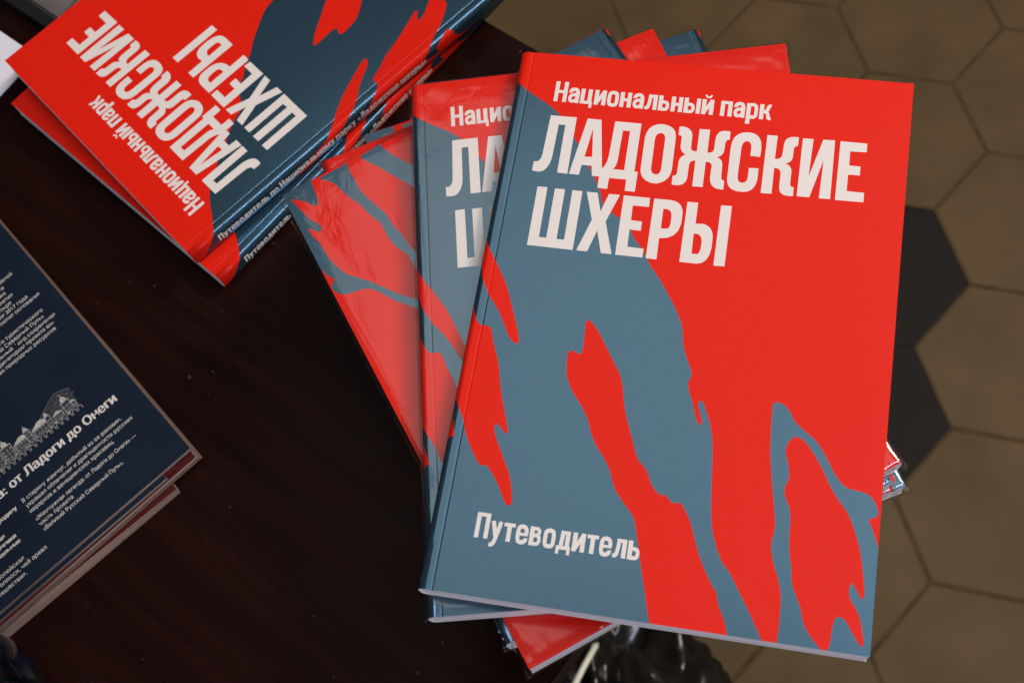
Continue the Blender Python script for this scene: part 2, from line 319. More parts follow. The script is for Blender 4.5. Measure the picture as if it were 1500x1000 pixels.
 'loop': [[121.86,154.4],[121.72,150.92],[121.62,147.19],[121.73,145.87],[122.06,145.41],[122.68,145.04],[123.56,145.01],[124.78,145.3],[126.11,145.93],[127.34,146.94],[128.49,148.26],[129.35,149.91],[130.34,151.63],[131.83,153.04],[133.65,154.45],[135.94,156.05],[138.2,157.73],[139.84,159.43],[141.22,161.19],[142.46,163.03],[143.66,165.03],[145.01,167.38],[146.46,169.74],[148.1,171.93],[149.77,173.71],[151.22,174.65],[152.86,175.17],[155.25,175.46],[157.63,175.75],[159.34,176.33],[160.69,177.19],[161.82,178.53],[162.66,180.03],[163.22,181.44],[163.45,182.71],[163.34,183.68],[162.82,184.47],[161.5,185.16],[160.27,185.64],[160.17,185.86],[160.76,186.95],[161.53,188.43],[162.2,189.85],[162.94,191.6],[163.94,194.41],[164.77,196.82],[164.97,197.82],[164.97,235.5],[131.86,238.85],[131.91,237.33],[131.96,235.23],[132.03,233.08],[132.08,230.65],[132.11,227.83],[132.08,224.76],[131.99,221.51],[131.73,218.27],[131.13,215.33],[130.28,212.49],[129.11,209.68],[127.94,206.78],[126.98,203.49],[126.39,200.29],[126.64,197.64],[127.07,195.26],[127.11,192.78],[127.06,190.92],[126.92,190.73],[126.64,188.9],[126.13,185.85],[125.24,181.34],[124.23,176.02],[123.24,169.77],[122.48,164.73]],
 'inner': [[130.93,157.87],[131.68,157.73],[132.75,157.82],[133.95,158.52],[135.35,159.74],[136.99,161.55],[138.74,163.78],[140.47,166.27],[142.22,169.06],[144,172.34],[145.76,175.53],[147.46,177.97],[149.12,180.08],[150.83,182.06],[152.39,183.98],[153.53,186.02],[154.48,188.01],[155.48,189.99],[156.22,191.45],[155.22,189.96],[156.01,191.61],[157,193.99],[157.85,196.8],[158.62,199.84],[159.28,202.8],[159.83,205.69],[160.3,208.47],[160.64,210.95],[160.77,213.02],[160.74,214.5],[160.55,215.14],[160.22,215.18],[159.73,214.67],[159.14,213.85],[158.5,212.94],[157.84,211.97],[157.15,210.93],[156.54,210.13],[156.18,209.93],[155.91,210.23],[155.57,211.14],[155.4,212.45],[155.57,214.03],[156.13,215.79],[157.37,217.6],[158.73,219.54],[159.7,221.63],[160.5,223.96],[161.26,226.94],[161.79,229.58],[161.94,230.78],[161.81,231.32],[161.54,231.82],[160.93,231.69],[159.76,230.35],[158.29,228.38],[156.62,225.87],[155.05,223.62],[154.04,222.72],[153.24,222.49],[152.34,222.5],[151.56,223.09],[151.06,224.53],[150.72,226.63],[150.54,229.65],[150.36,232.51],[150.04,234.02],[149.54,234.84],[148.72,235.27],[147.74,235.17],[146.74,234.46],[145.57,233.25],[143.97,231.57],[142.38,229.66],[141.22,227.82],[140.3,225.87],[139.66,223.65],[139.01,221.34],[137.96,219.12],[136.84,216.91],[135.86,214.7],[135.07,212.38],[134.7,209.68],[134.44,207.04],[133.96,205.1],[133.45,202.93],[132.99,199.44],[132.64,195.69],[132.53,192.15],[132.52,189.51],[132.73,192.38],[132.44,189.82],[132.03,186.89],[131.57,185.23],[131.02,183.9],[130.24,182.44],[129.54,180.97],[129.23,179.4],[129.23,177.86],[129.67,176.49],[130.18,175.19],[130.41,174.01],[130.41,172.61],[130.05,170.51],[129.51,168.27],[128.81,166.32],[128.24,164.58],[128.11,163.23],[128.29,161.99],[128.92,160.45],[129.54,159.23]],
 'm1': [[-176.45,-0.8],[-160.76,-1.42],[-161.46,0.72],[-161.82,3.07],[-162.23,5.98],[-162.41,8.43],[-162.66,10.47],[-163.29,11.84],[-164.07,12.59],[-164.81,12.69],[-165.6,12.16],[-166.45,10.81],[-167.48,9.14],[-168.9,7.55],[-170.43,6.09],[-172,4.87],[-173.2,4.04],[-172.84,5.19],[-172.15,8.15],[-171.26,11.81],[-170.54,14.81],[-169.76,17.4],[-168.7,19.28],[-167.74,20.72],[-167.21,21.85],[-166.98,22.81],[-166.97,23.87],[-167.34,24.68],[-168.35,25.03],[-169.57,24.73],[-170.67,23.07],[-171.59,21.43],[-172.17,21.08],[-172.48,21.59],[-172.53,23.05],[-172.3,25.18],[-171.55,27.78],[-170.8,30.68],[-170.63,33.58],[-170.51,36.58],[-170.1,39.74],[-169.44,42.89],[-168.44,45.96],[-167.19,48.74],[-165.81,50.81],[-164.14,52.8],[-161.88,55.37],[-159.63,57.93],[-158.13,59.84],[-156.61,61.95],[-154.44,65.16],[-151.96,68.69],[-149.12,72.09],[-146.33,75.32],[-143.89,78.45],[-142.14,80.75],[-144.03,84.54],[-146.02,81.64],[-148.64,78.01],[-151.22,75.14],[-153.7,72.29],[-155.73,68.98],[-157.49,65.86],[-158.95,63.5],[-160.43,61.69],[-162.35,60.4],[-164.37,59.58],[-166.2,59.28],[-168.07,59.05],[-170.26,58.45],[-172.3,57.54],[-173.82,56.12],[-174.83,54.49],[-175.22,52.89],[-174.98,51.4],[-173.6,50.33],[-172.47,49.2],[-173.31,47.73],[-174.69,45.63],[-175.76,41.81],[-176.56,38.43],[-176.84,36.22],[-176.38,4]],
 'm2': [[-157.78,1.03],[-142.78,0.53],[-143.82,1.83],[-144.03,2.95],[-144.23,4.8],[-144.25,7.51],[-144.21,10.56],[-144.3,13.41],[-144.2,16.28],[-143.55,19.28],[-142.69,22.24],[-141.83,24.99],[-140.95,27.67],[-140,30.31],[-139.23,33.06],[-139.11,36.21],[-139.05,39.36],[-138.45,42.05],[-137.8,44.71],[-137.53,47.73],[-137.25,50.76],[-136.66,53.31],[-135.88,56.11],[-134.78,60.44],[-133.85,64.08],[-137.53,67.49],[-138.52,65.99],[-139.53,63.51],[-139.51,59.69],[-139.61,55.58],[-141.02,52.34],[-142.54,49.3],[-143.21,46.23],[-143.5,43.01],[-143.41,39.19],[-143.43,35.57],[-144.26,33.09],[-145.24,30.99],[-145.83,28.81],[-146.38,26.58],[-147.04,24.13],[-147.82,21.65],[-148.85,19.31],[-149.92,16.92],[-150.88,14.26],[-151.76,11.57],[-152.34,9],[-153.21,6.49],[-155.41,3.78],[-157.43,1.7]],
 'm3': [[-137.33,0.63],[-125.94,-0.19],[-126.48,1.17],[-125.59,3.62],[-124.34,6.76],[-122.96,9.68],[-121.56,12.32],[-120.47,14],[-119.34,15.61],[-117.68,18.28],[-116.3,20.53],[-121.35,30.75],[-123.11,27.04],[-125.11,22.93],[-126.08,21.23],[-126.91,19.93],[-128.15,17.71],[-129.51,15.17],[-130.89,12.37],[-132.3,9.63],[-133.78,7.35],[-135.17,5.31],[-136.34,3.21],[-137.15,1.64]],
}

W, H, T = 164.47, 235.0, 11.2

# ------------------------------------------------------------------ materials
M_red = mat('red_print', (0.69, 0.0135, 0.0045), 0.40, 0.08, coat=0.1, coat_rough=0.12, bump=0.05, bscale=2200, vary=0.035, vscale=700)
M_blue = mat('blue_print', (0.058, 0.126, 0.182), 0.22, 0.3, metal=0.8, coat=0.25, coat_rough=0.12, bump=0.04, bscale=2200, vary=0.05, vscale=700)
M_white = mat('white_print', (0.72, 0.645, 0.59), 0.5, 0.12, bump=0.05, bscale=2200)
M_paper = mat('cover_board', (0.72, 0.70, 0.72), 0.7, 0.2)
M_navy = mat('navy_print', (0.0065, 0.0125, 0.024), 0.4, 0.15, bump=0.06, bscale=2500, vary=0.1, vscale=30)
M_cream = mat('cream_print', (0.62, 0.56, 0.50), 0.5, 0.2)
M_engr = mat('engraving_print', (0.26, 0.24, 0.23), 0.5, 0.2, vary=0.6, vscale=900)
M_maroon = mat('maroon_paper', (0.055, 0.004, 0.004), 0.5, 0.2)


def page_mat(name, c0, c1, n=520.0):
    m = bpy.data.materials.new(name)
    m.use_nodes = True
    nt = m.node_tree
    b = nt.nodes['Principled BSDF']
    b.inputs['Roughness'].default_value = 0.75
    b.inputs['Specular IOR Level'].default_value = 0.2
    tc = nt.nodes.new('ShaderNodeTexCoord')
    mp = nt.nodes.new('ShaderNodeMapping')
    mp.inputs['Scale'].default_value = (6, 6, n * 2)
    ns = nt.nodes.new('ShaderNodeTexNoise')
    ns.inputs['Scale'].default_value = 1.0
    ns.inputs['Detail'].default_value = 2
    r = nt.nodes.new('ShaderNodeValToRGB')
    r.color_ramp.elements[0].position = 0.35
    r.color_ramp.elements[1].position = 0.65
    r.color_ramp.elements[0].color = (*c0, 1)
    r.color_ramp.elements[1].color = (*c1, 1)
    nt.links.new(tc.outputs['Object'], mp.inputs['Vector'])
    nt.links.new(mp.outputs['Vector'], ns.inputs['Vector'])
    nt.links.new(ns.outputs['Fac'], r.inputs['Fac'])
    nt.links.new(r.outputs['Color'], b.inputs['Base Color'])
    return m


M_pages = page_mat('white_page_edges', (0.40, 0.37, 0.41), (0.80, 0.77, 0.80))
M_bpages = page_mat('brown_page_edges', (0.07, 0.03, 0.022), (0.26, 0.18, 0.145), n=1300)


def film_mat(name='clear_shrink_film', tint=(0.99, 0.99, 0.99), rough=0.11, f0=0.05, f1=0.6, pwr=4.0):
    m = bpy.data.materials.new(name)
    m.use_nodes = True
    nt = m.node_tree
    for n in list(nt.nodes):
        if n.type != 'OUTPUT_MATERIAL':
            nt.nodes.remove(n)
    out = [n for n in nt.nodes if n.type == 'OUTPUT_MATERIAL'][0]
    tr = nt.nodes.new('ShaderNodeBsdfTransparent')
    tr.inputs['Color'].default_value = (*tint, 1)
    gl = nt.nodes.new('ShaderNodeBsdfGlossy')
    gl.inputs['Roughness'].default_value = rough
    lw = nt.nodes.new('ShaderNodeLayerWeight')
    lw.inputs['Blend'].default_value = 0.5
    pw = nt.nodes.new('ShaderNodeMath')
    pw.operation = 'POWER'
    pw.inputs[1].default_value = pwr
    fr = nt.nodes.new('ShaderNodeMath')
    fr.operation = 'MULTIPLY_ADD'
    fr.inputs[1].default_value = f1
    fr.inputs[2].default_value = f0
    nt.links.new(lw.outputs['Facing'], pw.inputs[0])
    nt.links.new(pw.outputs[0], fr.inputs[0])
    tc = nt.nodes.new('ShaderNodeTexCoord')
    n1 = nt.nodes.new('ShaderNodeTexNoise')
    n1.inputs['Scale'].default_value = 55
    n1.inputs['Detail'].default_value = 4
    n1.inputs['Distortion'].default_value = 1.2
    mp = nt.nodes.new('ShaderNodeMapping')
    mp.inputs['Scale'].default_value = (1, 0.35, 1)
    bp = nt.nodes.new('ShaderNodeBump')
    bp.inputs['Strength'].default_value = 0.35
    bp.inputs['Distance'].default_value = 0.0012
    mx = nt.nodes.new('ShaderNodeMixShader')
    nt.links.new(tc.outputs['Object'], mp.inputs['Vector'])
    nt.links.new(mp.outputs['Vector'], n1.inputs['Vector'])
    nt.links.new(n1.outputs['Fac'], bp.inputs['Height'])
    nt.links.new(bp.outputs['Normal'], gl.inputs['Normal'])
    nt.links.new(fr.outputs[0], mx.inputs['Fac'])
    nt.links.new(tr.outputs['BSDF'], mx.inputs[1])
    nt.links.new(gl.outputs['BSDF'], mx.inputs[2])
    nt.links.new(mx.outputs['Shader'], out.inputs['Surface'])
    return m


M_film = film_mat()

# ------------------------------------------------------------------ the setting: floor
FZ = -0.75


def hex_floor():
    cx, cy, a, s = 0.27275, 0.73305, -0.234684, 0.091237
    bm = bmesh.new()
    step = math.sqrt(3) * s
    d1 = Vector((math.cos(a - math.pi / 2), math.sin(a - math.pi / 2))) * step
    d2 = Vector((math.cos(a - math.pi / 6), math.sin(a - math.pi / 6))) * step
    rnd = random.Random(3)
    idx = []
    for i in range(-26, 27):
        for j in range(-26, 27):
            c = Vector((cx, cy)) + d1 * i + d2 * j
            if (c - Vector((0, 0.3))).length > 2.6:
                continue
            dz = rnd.uniform(-0.0003, 0.0003)
            top = []
            mid = []
            low = []
            for k in range(6):
                t = a + k * math.pi / 3
                u = Vector((math.cos(t), math.sin(t)))
                top.append(bm.verts.new((*(c + u * (s - 0.0042)), FZ + dz)))
                mid.append(bm.verts.new((*(c + u * (s - 0.0026)), FZ - 0.0004)))
                low.append(bm.verts.new((*(c + u * s), FZ - 0.0010)))
            f = bm.faces.new(top)
            f.material_index = 1 if (i, j) in DARK else 0
            for k in range(6):
                f2 = bm.faces.new((top[k], mid[k], mid[(k + 1) % 6], top[(k + 1) % 6]))
                f2.material_index = f.material_index
                f3 = bm.faces.new((mid[k], low[k], low[(k + 1) % 6], mid[(k + 1) % 6]))
                f3.material_index = 1 if f.material_index else 2
    bmesh.ops.recalc_face_normals(bm, faces=bm.faces)
    me = bpy.data.meshes.new('floor')
    bm.to_mesh(me)
    bm.free()
    o = link('floor', me, None, (
        mat('brown_hexagon_tile', (0.104, 0.0655, 0.0265), 0.6, 0.15, bump=0.25, bscale=60, vary=0.16, vscale=14),
        mat('charcoal_hexagon_tile', (0.0125, 0.0095, 0.0075), 0.6, 0.12, bump=0.15, bscale=90, vary=0.15, vscale=9),
        mat('dark_grout', (0.078, 0.051, 0.023), 0.9, 0.1, vary=0.25, vscale=40)))
    o['kind'] = 'structure'
    return o


DARK = {(1, 0), (2, 0), (2, -1)}
hex_floor()

# ------------------------------------------------------------------ table
TZ = -0.0352
D1 = Vector((-0.7984, 0.6021, 0))
D2 = Vector((-0.6021, -0.7984, 0))
TC = Vector((0.1031, 0.2793, 0))


def wood():
    m = bpy.data.materials.new('dark_mahogany')
    m.use_nodes = True
    nt = m.node_tree
    b = nt.nodes['Principled BSDF']
    b.inputs['Roughness'].default_value = 0.30
    b.inputs['Specular IOR Level'].default_value = 0.06
    tc = nt.nodes.new('ShaderNodeTexCoord')
    mp = nt.nodes.new('ShaderNodeMapping')
    mp.inputs['Scale'].default_value = (9, 120, 30)
    n = nt.nodes.new('ShaderNodeTexNoise')
    n.inputs['Scale'].default_value = 1.0
    n.inputs['Detail'].default_value = 6
    n.inputs['Distortion'].default_value = 0.6
    r = nt.nodes.new('ShaderNodeValToRGB')
    r.color_ramp.elements[0].position = 0.3
    r.color_ramp.elements[1].position = 0.75
    r.color_ramp.elements[0].color = (0.0075, 0.0022, 0.0016, 1)
    r.color_ramp.elements[1].color = (0.0165, 0.0042, 0.0030, 1)
    # fine scratches and specks of dust
    sp = nt.nodes.new('ShaderNodeTexNoise')
    sp.inputs['Scale'].default_value = 300
    sp.inputs['Detail'].default_value = 1
    rs = nt.nodes.new('ShaderNodeValToRGB')
    rs.color_ramp.elements[0].position = 0.785
    rs.color_ramp.elements[1].position = 0.82
    rs.color_ramp.elements[0].color = (0, 0, 0, 1)
    rs.color_ramp.elements[1].color = (1, 1, 1, 1)
    mx = nt.nodes.new('ShaderNodeMix')
    mx.data_type = 'RGBA'
    mx.inputs['B'].default_value = (0.06, 0.035, 0.028, 1)
    bp = nt.nodes.new('ShaderNodeBump')
    bp.inputs['Strength'].default_value = 0.08
    bp.inputs['Distance'].default_value = 0.0006
    L = nt.links.new
    L(tc.outputs['Object'], mp.inputs['Vector'])
    L(mp.outputs['Vector'], n.inputs['Vector'])
    L(n.outputs['Fac'], r.inputs['Fac'])
    L(tc.outputs['Object'], sp.inputs['Vector'])
    L(sp.outputs['Fac'], rs.inputs['Fac'])
    L(r.outputs['Color'], mx.inputs['A'])
    L(rs.outputs['Color'], mx.inputs['Factor'])
    L(mx.outputs['Result'], b.inputs['Base Color'])
    L(n.outputs['Fac'], bp.inputs['Height'])
    L(bp.outputs['Normal'], b.inputs['Normal'])
    return m


M_wood = wood()
tab = empty('table', (TC.x, TC.y, FZ), math.atan2(D1.y, D1.x))
tag(tab, 'dark mahogany table carrying the piles of books, on hexagon floor tiles', 'table')
# local x runs along D1, local y along D2
bm = bmesh.new()
box_bm(bm, 0, 1.25, 0, 0.75, 0.75 + TZ - 0.028, 0.75 + TZ)
bmesh.ops.bevel(bm, geom=bm.edges[:], offset=0.002, segments=2, affect='EDGES')
link('table_top', bm_mesh('table_top', bm), tab, (M_wood,))
bm = bmesh.new()
for x0, x1, y0, y1 in ((0.13, 1.12, 0.12, 0.14), (0.13, 1.12, 0.61, 0.63), (0.13, 0.15, 0.143, 0.607), (1.10, 1.12, 0.143, 0.607)):
    box_bm(bm, x0, x1, y0, y1, 0.60, 0.7195 + TZ)
link('apron', bm_mesh('apron', bm), tab, (M_wood,))
for x, y in ((0.16, 0.15), (1.09, 0.15), (0.16, 0.6), (1.09, 0.6)):
    bm = bmesh.new()
    vs = box_bm(bm, x - 0.022, x + 0.022, y - 0.022, y + 0.022, 0.0005, 0.6865)
    for v in vs[:4]:
        v.co.x = x + (v.co.x - x) * 0.65
        v.co.y = y + (v.co.y - y) * 0.65
    link('leg', bm_mesh('leg', bm), tab, (M_wood,))

# ------------------------------------------------------------------ the guide book


def fold(u, y, off=0.0, crease=True, curl=0.0):
    """unfolded cover millimetres -> book millimetres (x right, y up from head, z up), pushed out by off"""
    r = 2.1
    z_top = T
    if u > r:
        p = Vector((u, 0, z_top))
        n = Vector((0, 0, 1))
    elif u >= -r:
        a = (r - u) / (2 * r) * math.pi / 2
        p = Vector((r - r * math.sin(a), 0, z_top - r + r * math.cos(a)))
        n = Vector((-math.sin(a), 0, math.cos(a)))
    elif u >= -T + r:
        p = Vector((0, 0, z_top + u))
        n = Vector((-1, 0, 0))
    elif u >= -T - r:
        a = (-T + r - u) / (2 * r) * math.pi / 2
        p = Vector((r - r * math.cos(a), 0, r - r * math.sin(a)))
        n = Vector((-math.cos(a), 0, -math.sin(a)))
    else:
        p = Vector((-(u + T), 0, 0))
        n = Vector((0, 0, -1))
    if -T < u < 0:
        s = (u + T) / T
        p.x -= 0.9 * (1 - (2 * s - 1) ** 2)
    d = 0.0
    uu = u if u > 0 else -(u + T)
    if uu > 0:
        if 4.1 < uu <= 5.0:
            d -= 0.17 * (uu - 4.1) / 0.9
        elif 5.0 < uu < 5.4:
            d -= 0.17 * (5.4 - uu) / 0.4
        if uu < 5:
            d -= 0.05 * uu / 5
        else:
            d -= 0.05 * math.exp(-(uu - 5) / 6)
        if u > 0:
            d += curl * (uu / W) ** 3 * (0.6 + 0.4 * math.cos((y / H - 0.1) * 3.0))
    p += n * (d + off)
    p.y = -y
    return p


def build_cover(name, curl=0.0):
    x0, x1 = -T - W, W
    pts = []
    edges = []

    def add_loop(pl):
        b = len(pts)
        k = len(pl)
        pts.extend([Vector(q) for q in pl])
        edges.extend([(b + i, b + (i + 1) % k) for i in range(k)])
    blues = []
    reds = []
    F = ART
    # the big blue field over front, spine and the inner part of the back
    main = [(-T - 46, -1.0), (-T, -1.0), (-T, 3.2), (-T * 0.5, 9.0)] + [tuple(p) for p in F['outer']] + \
        [(128.8, H + 1), (-T + 0.6, H + 1), (-T + 0.6, 205), (-T + 1.2, 192), (-T + 3, 183), (-6, 178), (-3, 176.3)]
    # edge of the lower red tongue runs back over the spine
    t3 = F['t3']
    main += [tuple(t3[2]), tuple(t3[1]), tuple(t3[0])]
    main += [(-3.0, 163), (-5.6, 165.5), (-6.6, 163), (-5.2, 156), (-3, 155.4)]
    t2 = F['t2']
    main += [tuple(p) for p in reversed(t2)]
    main += [(-4, 116), (-8, 110), (-T - 1, 103), (-T - 8, 92), (-T - 20, 74), (-T - 30, 64), (-T - 36, 52), (-T - 38, 40), (-T - 48, 24), (-T - 52, 10)]
    blues.append(main)
    blues.append([tuple(p) for p in F['loop']])
    for k in ('m1', 'm2', 'm3'):
        blues.append([tuple(p) for p in F[k]])
    reds.append([tuple(p) for p in F['hand']])
    t1 = [tuple(p) for p in F['t1']]
    reds.append(t1 + [(-4, 94), (-8, 82), (-T + 1, 72), (-T - 2, 64), (-T + 2, 66), (-5, 75)])
    reds.append([tuple(p) for p in F['inner']])
    letters = [[[tuple(p) for p in l] for l in g] for g in F['letters']]
    for pl in blues + reds:
        add_loop(pl)
    for g in letters:
        for l in g:
            add_loop(l)
    small = []

    def add_text(strips, fn):
        for l, r_ in strips:
            l = [fn(p) for p in l]
            r_ = [fn(p) for p in r_]
            add_loop(l + r_[::-1])
            for i in range(len(l) - 1):
                small.append((l[i], l[i + 1], r_[i + 1]))
                small.append((l[i], r_[i + 1], r_[i]))
    add_text(stroke_text('Национальный парк', 16.95, 108.3, 9.8), lambda p: (p[0], 23.07 - p[1]))
    add_text(stroke_text('Путеводитель', 17.0, 79.5, 9.7), lambda p: (p[0], 212.9 - p[1]))
    add_text(stroke_text('Путеводитель по Национальному парку «Ладожские шхеры»', 16.4, 156.0, 4.7), lambda p: (-T / 2 - 1.5 + p[1], p[0]))
    bins = {}
    for tr in small:
        for bx in range(int(min(p[0] for p in tr) // 2), int(max(p[0] for p in tr) // 2) + 1):
            for by in range(int(min(p[1] for p in tr) // 2), int(max(p[1] for p in tr) // 2) + 1):
                bins.setdefault((bx, by), []).append(tr)

    def in_small(x, y):
        for a, b_, c in bins.get((int(x // 2), int(y // 2)), ()):
            d1 = (b_[0] - a[0]) * (y - a[1]) - (b_[1] - a[1]) * (x - a[0])
            d2 = (c[0] - b_[0]) * (y - b_[1]) - (c[1] - b_[1]) * (x - b_[0])
            d3 = (a[0] - c[0]) * (y - c[1]) - (a[1] - c[1]) * (x - c[0])
            if (d1 >= 0 and d2 >= 0 and d3 >= 0) or (d1 <= 0 and d2 <= 0 and d3 <= 0):
                return True
        return False
    # sheet outline and a grid so that the sheet can bend
    xs = [x0]
    q = x0
    while q < -T - 9:
        q += 14
        if q < -T - 9:
            xs.append(q)
    q = -T - 8.0
    while q < 8.01:
        xs.append(round(q, 3))
        q += 0.17 if abs(q) < 2.4 or abs(q + T) < 2.4 or 3.6 < q < 6.6 or 3.6 < -q - T < 6.6 else 0.7
    q = 15
    while q < x1 - 3:
        xs.append(q)
        q += 11
    xs.append(x1)
    b = len(pts)
    for x in xs:
        pts.append(Vector((x, 0)))
        pts.append(Vector((x, H)))
    for i in range(len(xs)):
        edges.append((b + 2 * i, b + 2 * i + 1))
        if i + 1 < len(xs):
            edges.append((b + 2 * i, b + 2 * i + 2))
            edges.append((b + 2 * i + 1, b + 2 * i + 3))
    for k in range(1, 12):
        yy = H * k / 12
        c = len(pts)
        pts.append(Vector((x0, yy)))
        pts.append(Vector((x1, yy)))
        edges.append((c, c + 1))
    vo, eo, fo, _, _, _ = delaunay_2d_cdt(pts, edges, [], 0, 1e-4)

    def bb(pl):
        return (min(p[0] for p in pl), max(p[0] for p in pl), min(p[1] for p in pl), max(p[1] for p in pl))
    BB = {id(pl): bb(pl) for pl in blues + reds}
    for g in letters:
        for l in g:
            BB[id(l)] = bb(l)

    def inside(x, y, pl):
        q = BB[id(pl)]
        return q[0] <= x <= q[1] and q[2] <= y <= q[3] and pip(x, y, pl)
    faces = []
    idx = []
    for f in fo:
        cx = sum(vo[i][0] for i in f) / 3
        cy = sum(vo[i][1] for i in f) / 3
        if not (x0 < cx < x1 and 0 < cy < H):
            continue
        m = 0
        if any(inside(cx, cy, pl) for pl in blues) and not any(inside(cx, cy, pl) for pl in reds):
            m = 1
        for g in letters:
            if inside(cx, cy, g[0]) and not any(inside(cx, cy, h) for h in g[1:]):
                m = 2
        if m != 2 and in_small(cx, cy):
            m = 2
        a2 = (vo[f[1]][0] - vo[f[0]][0]) * (vo[f[2]][1] - vo[f[0]][1]) - (vo[f[2]][0] - vo[f[0]][0]) * (vo[f[1]][1] - vo[f[0]][1])
        faces.append(tuple(f) if a2 < 0 else tuple(reversed(f)))
        idx.append(m)
    verts = [fold(v[0], v[1], 0, True, curl) * 0.001 for v in vo]

    used = sorted({i for f in faces for i in f})
    rm = {o: n for n, o in enumerate(used)}
    me = mesh_from(name, [verts[i] for i in used], [tuple(rm[i] for i in f) for f in faces], idx)
    for m in (M_red, M_blue, M_white, M_paper):
        me.materials.append(m)
    # only the rounded back is shaded smooth
    sm = []
    for p in me.polygons:
        sm.append(all(me.vertices[i].co.x < 0.0026 for i in p.vertices))
    me.polygons.foreach_set('use_smooth', sm)
    return me


COVER = build_cover('cover')


def page_block():
    bm = bmesh.new()
    nx = 12
    g = 0.00032
    x0, x1 = 0.0009, (W - 0.25) * 0.001
    ya, yb = -(H - 0.25) * 0.001, -0.00025
    z0, z1 = 0.00062, (T - 0.62) * 0.001
    box_bm(bm, x0, x1, ya, yb, z0, z1)
    return bm_mesh('page_block', bm)


PAGES = page_block()
PAGES.materials.append(M_pages)


def wrap_mesh(seed):
    rnd = Vector((seed * 3.7, seed * 1.3, seed * 2.1))
    nx, ny = 44, 60
    x0, x1 = -0.0014, (W + 0.9) * 0.001
    y0, y1 = 0.0009, -(H + 0.9) * 0.001
    zt = (T + 0.35) * 0.001
    V = []
    F = []

    def corner(x, y):
        best = 9
        for cx in (x0, x1):
            for cy in (y0, y1):
                best = min(best, math.hypot(x - cx, y - cy))
        return best
    rows = []
    prof = []
    # parameter across: skirt, top, skirt
    for j in range(ny + 1):
        for i in range(nx + 1):
            # denser towards the rim
            s = 0.5 - 0.5 * math.cos(math.pi * i / nx)
            t = 0.5 - 0.5 * math.cos(math.pi * j / ny)
            x = x0 + (x1 - x0) * s
            y = y0 + (y1 - y0) * t
            d = min(x - x0, x1 - x, y0 - y, y - y1)
            c = corner(x, y)
            n = noise.noise(Vector((x * 70, y * 70, 0)) + rnd)
            n2 = noise.noise(Vector((x * 300, y * 300, 0)) + rnd)
            z = zt - 0.0009 * math.exp(-d / 0.0012)
            z += 0.00022 * n * min(1, d / 0.01) + 0.0005 * n2 * math.exp(-c / 0.012) + 0.00022 * noise.noise(Vector((x * 160, y * 420, 4)) + rnd) * math.exp(-d / 0.014)
            V.append((x, y, z))
    for j in range(ny):
        for i in range(nx):
            a = j * (nx + 1) + i
            F.append((a, a + nx + 1, a + nx + 2, a + 1))
    rim = [i for i in range(nx + 1)] + [(j + 1) * (nx + 1) + nx for j in range(ny)] + \
          [ny * (nx + 1) + nx - 1 - i for i in range(nx)] + [(ny - 1 - j) * (nx + 1) for j in range(ny - 1)]
    prev = rim
    for k, (h, o) in enumerate(((0.7, 0.0003), (0.42, 0.0007), (0.12, 0.0002))):
        cur = []
        for r in rim:
            x, y, z = V[r]
            c = corner(x, y)
            dx = (-1 if x < x0 + 1e-6 else 1 if x > x1 - 1e-6 else 0)
            dy = (1 if y > y0 - 1e-6 else -1 if y < y1 + 1e-6 else 0)
            n = noise.noise(Vector((x * 420, y * 420, k * 1.7)) + rnd)
            e = o + max(0, 0.0008 * math.exp(-c / 0.005) * (0.55 + 0.9 * n)) * (1 if k < 2 else 0.2)
            cur.append(len(V))
            V.append((x + dx * e, y + dy * e, zt * h + 0.0008 * n))
        m = len(rim)
        for i in range(m):
            F.append((prev[i], prev[(i + 1) % m], cur[(i + 1) % m], cur[i]))
        prev = cur
    me = mesh_from('shrink_wrap', V, F, None, True)
    me.materials.append(M_film)
    return me


WRAPS = [wrap_mesh(k) for k in range(3)]
GRP = 'red and blue park guide books'
RZ180 = math.pi


def solid(o):
    md = o.modifiers.new('board', 'SOLIDIFY')
    md.thickness = 0.0003
    md.offset = -1
    md.material_offset = 3
    md.material_offset_rim = 3


BOOK = empty('guide_book')
solid(link('cover', COVER, BOOK))
link('page_block', PAGES, BOOK)
first = True


def place_book(x, y, z, rz, label, wrap=None, tilt=(0, 0), back=False, scale=1.0):
    """x, y: top left corner of the face that looks up"""
    global first
    if first:
        r = BOOK
        kids = list(BOOK.children)
        first = False
    else:
        r = BOOK.copy()
        COL.objects.link(r)
        kids = []
        for ch in BOOK.children:
            if ch.name.startswith('shrink'):
                continue
            c = ch.copy()
            COL.objects.link(c)
            c.parent = r
            kids.append(c)
    m = Matrix.Translation((x, y, z)) @ Matrix.Rotation(rz, 4, 'Z') @ Matrix.Rotation(tilt[0], 4, 'X') @ Matrix.Rotation(tilt[1], 4, 'Y') @ Matrix.Scale(scale, 4)
    if back:
        m = m @ Matrix.Translation((W * 0.001, 0, T * 0.001)) @ Matrix.Rotation(math.pi, 4, 'Y')
    r.matrix_world = m
    tag(r, label, 'book', GRP)
    if wrap is not None:
        wo = link('shrink_wrap', WRAPS[wrap], r)
        if back:
            wo.matrix_local = Matrix.Translation((W * 0.001, 0, T * 0.001)) @ Matrix.Rotation(math.pi, 4, 'Y')
    return r


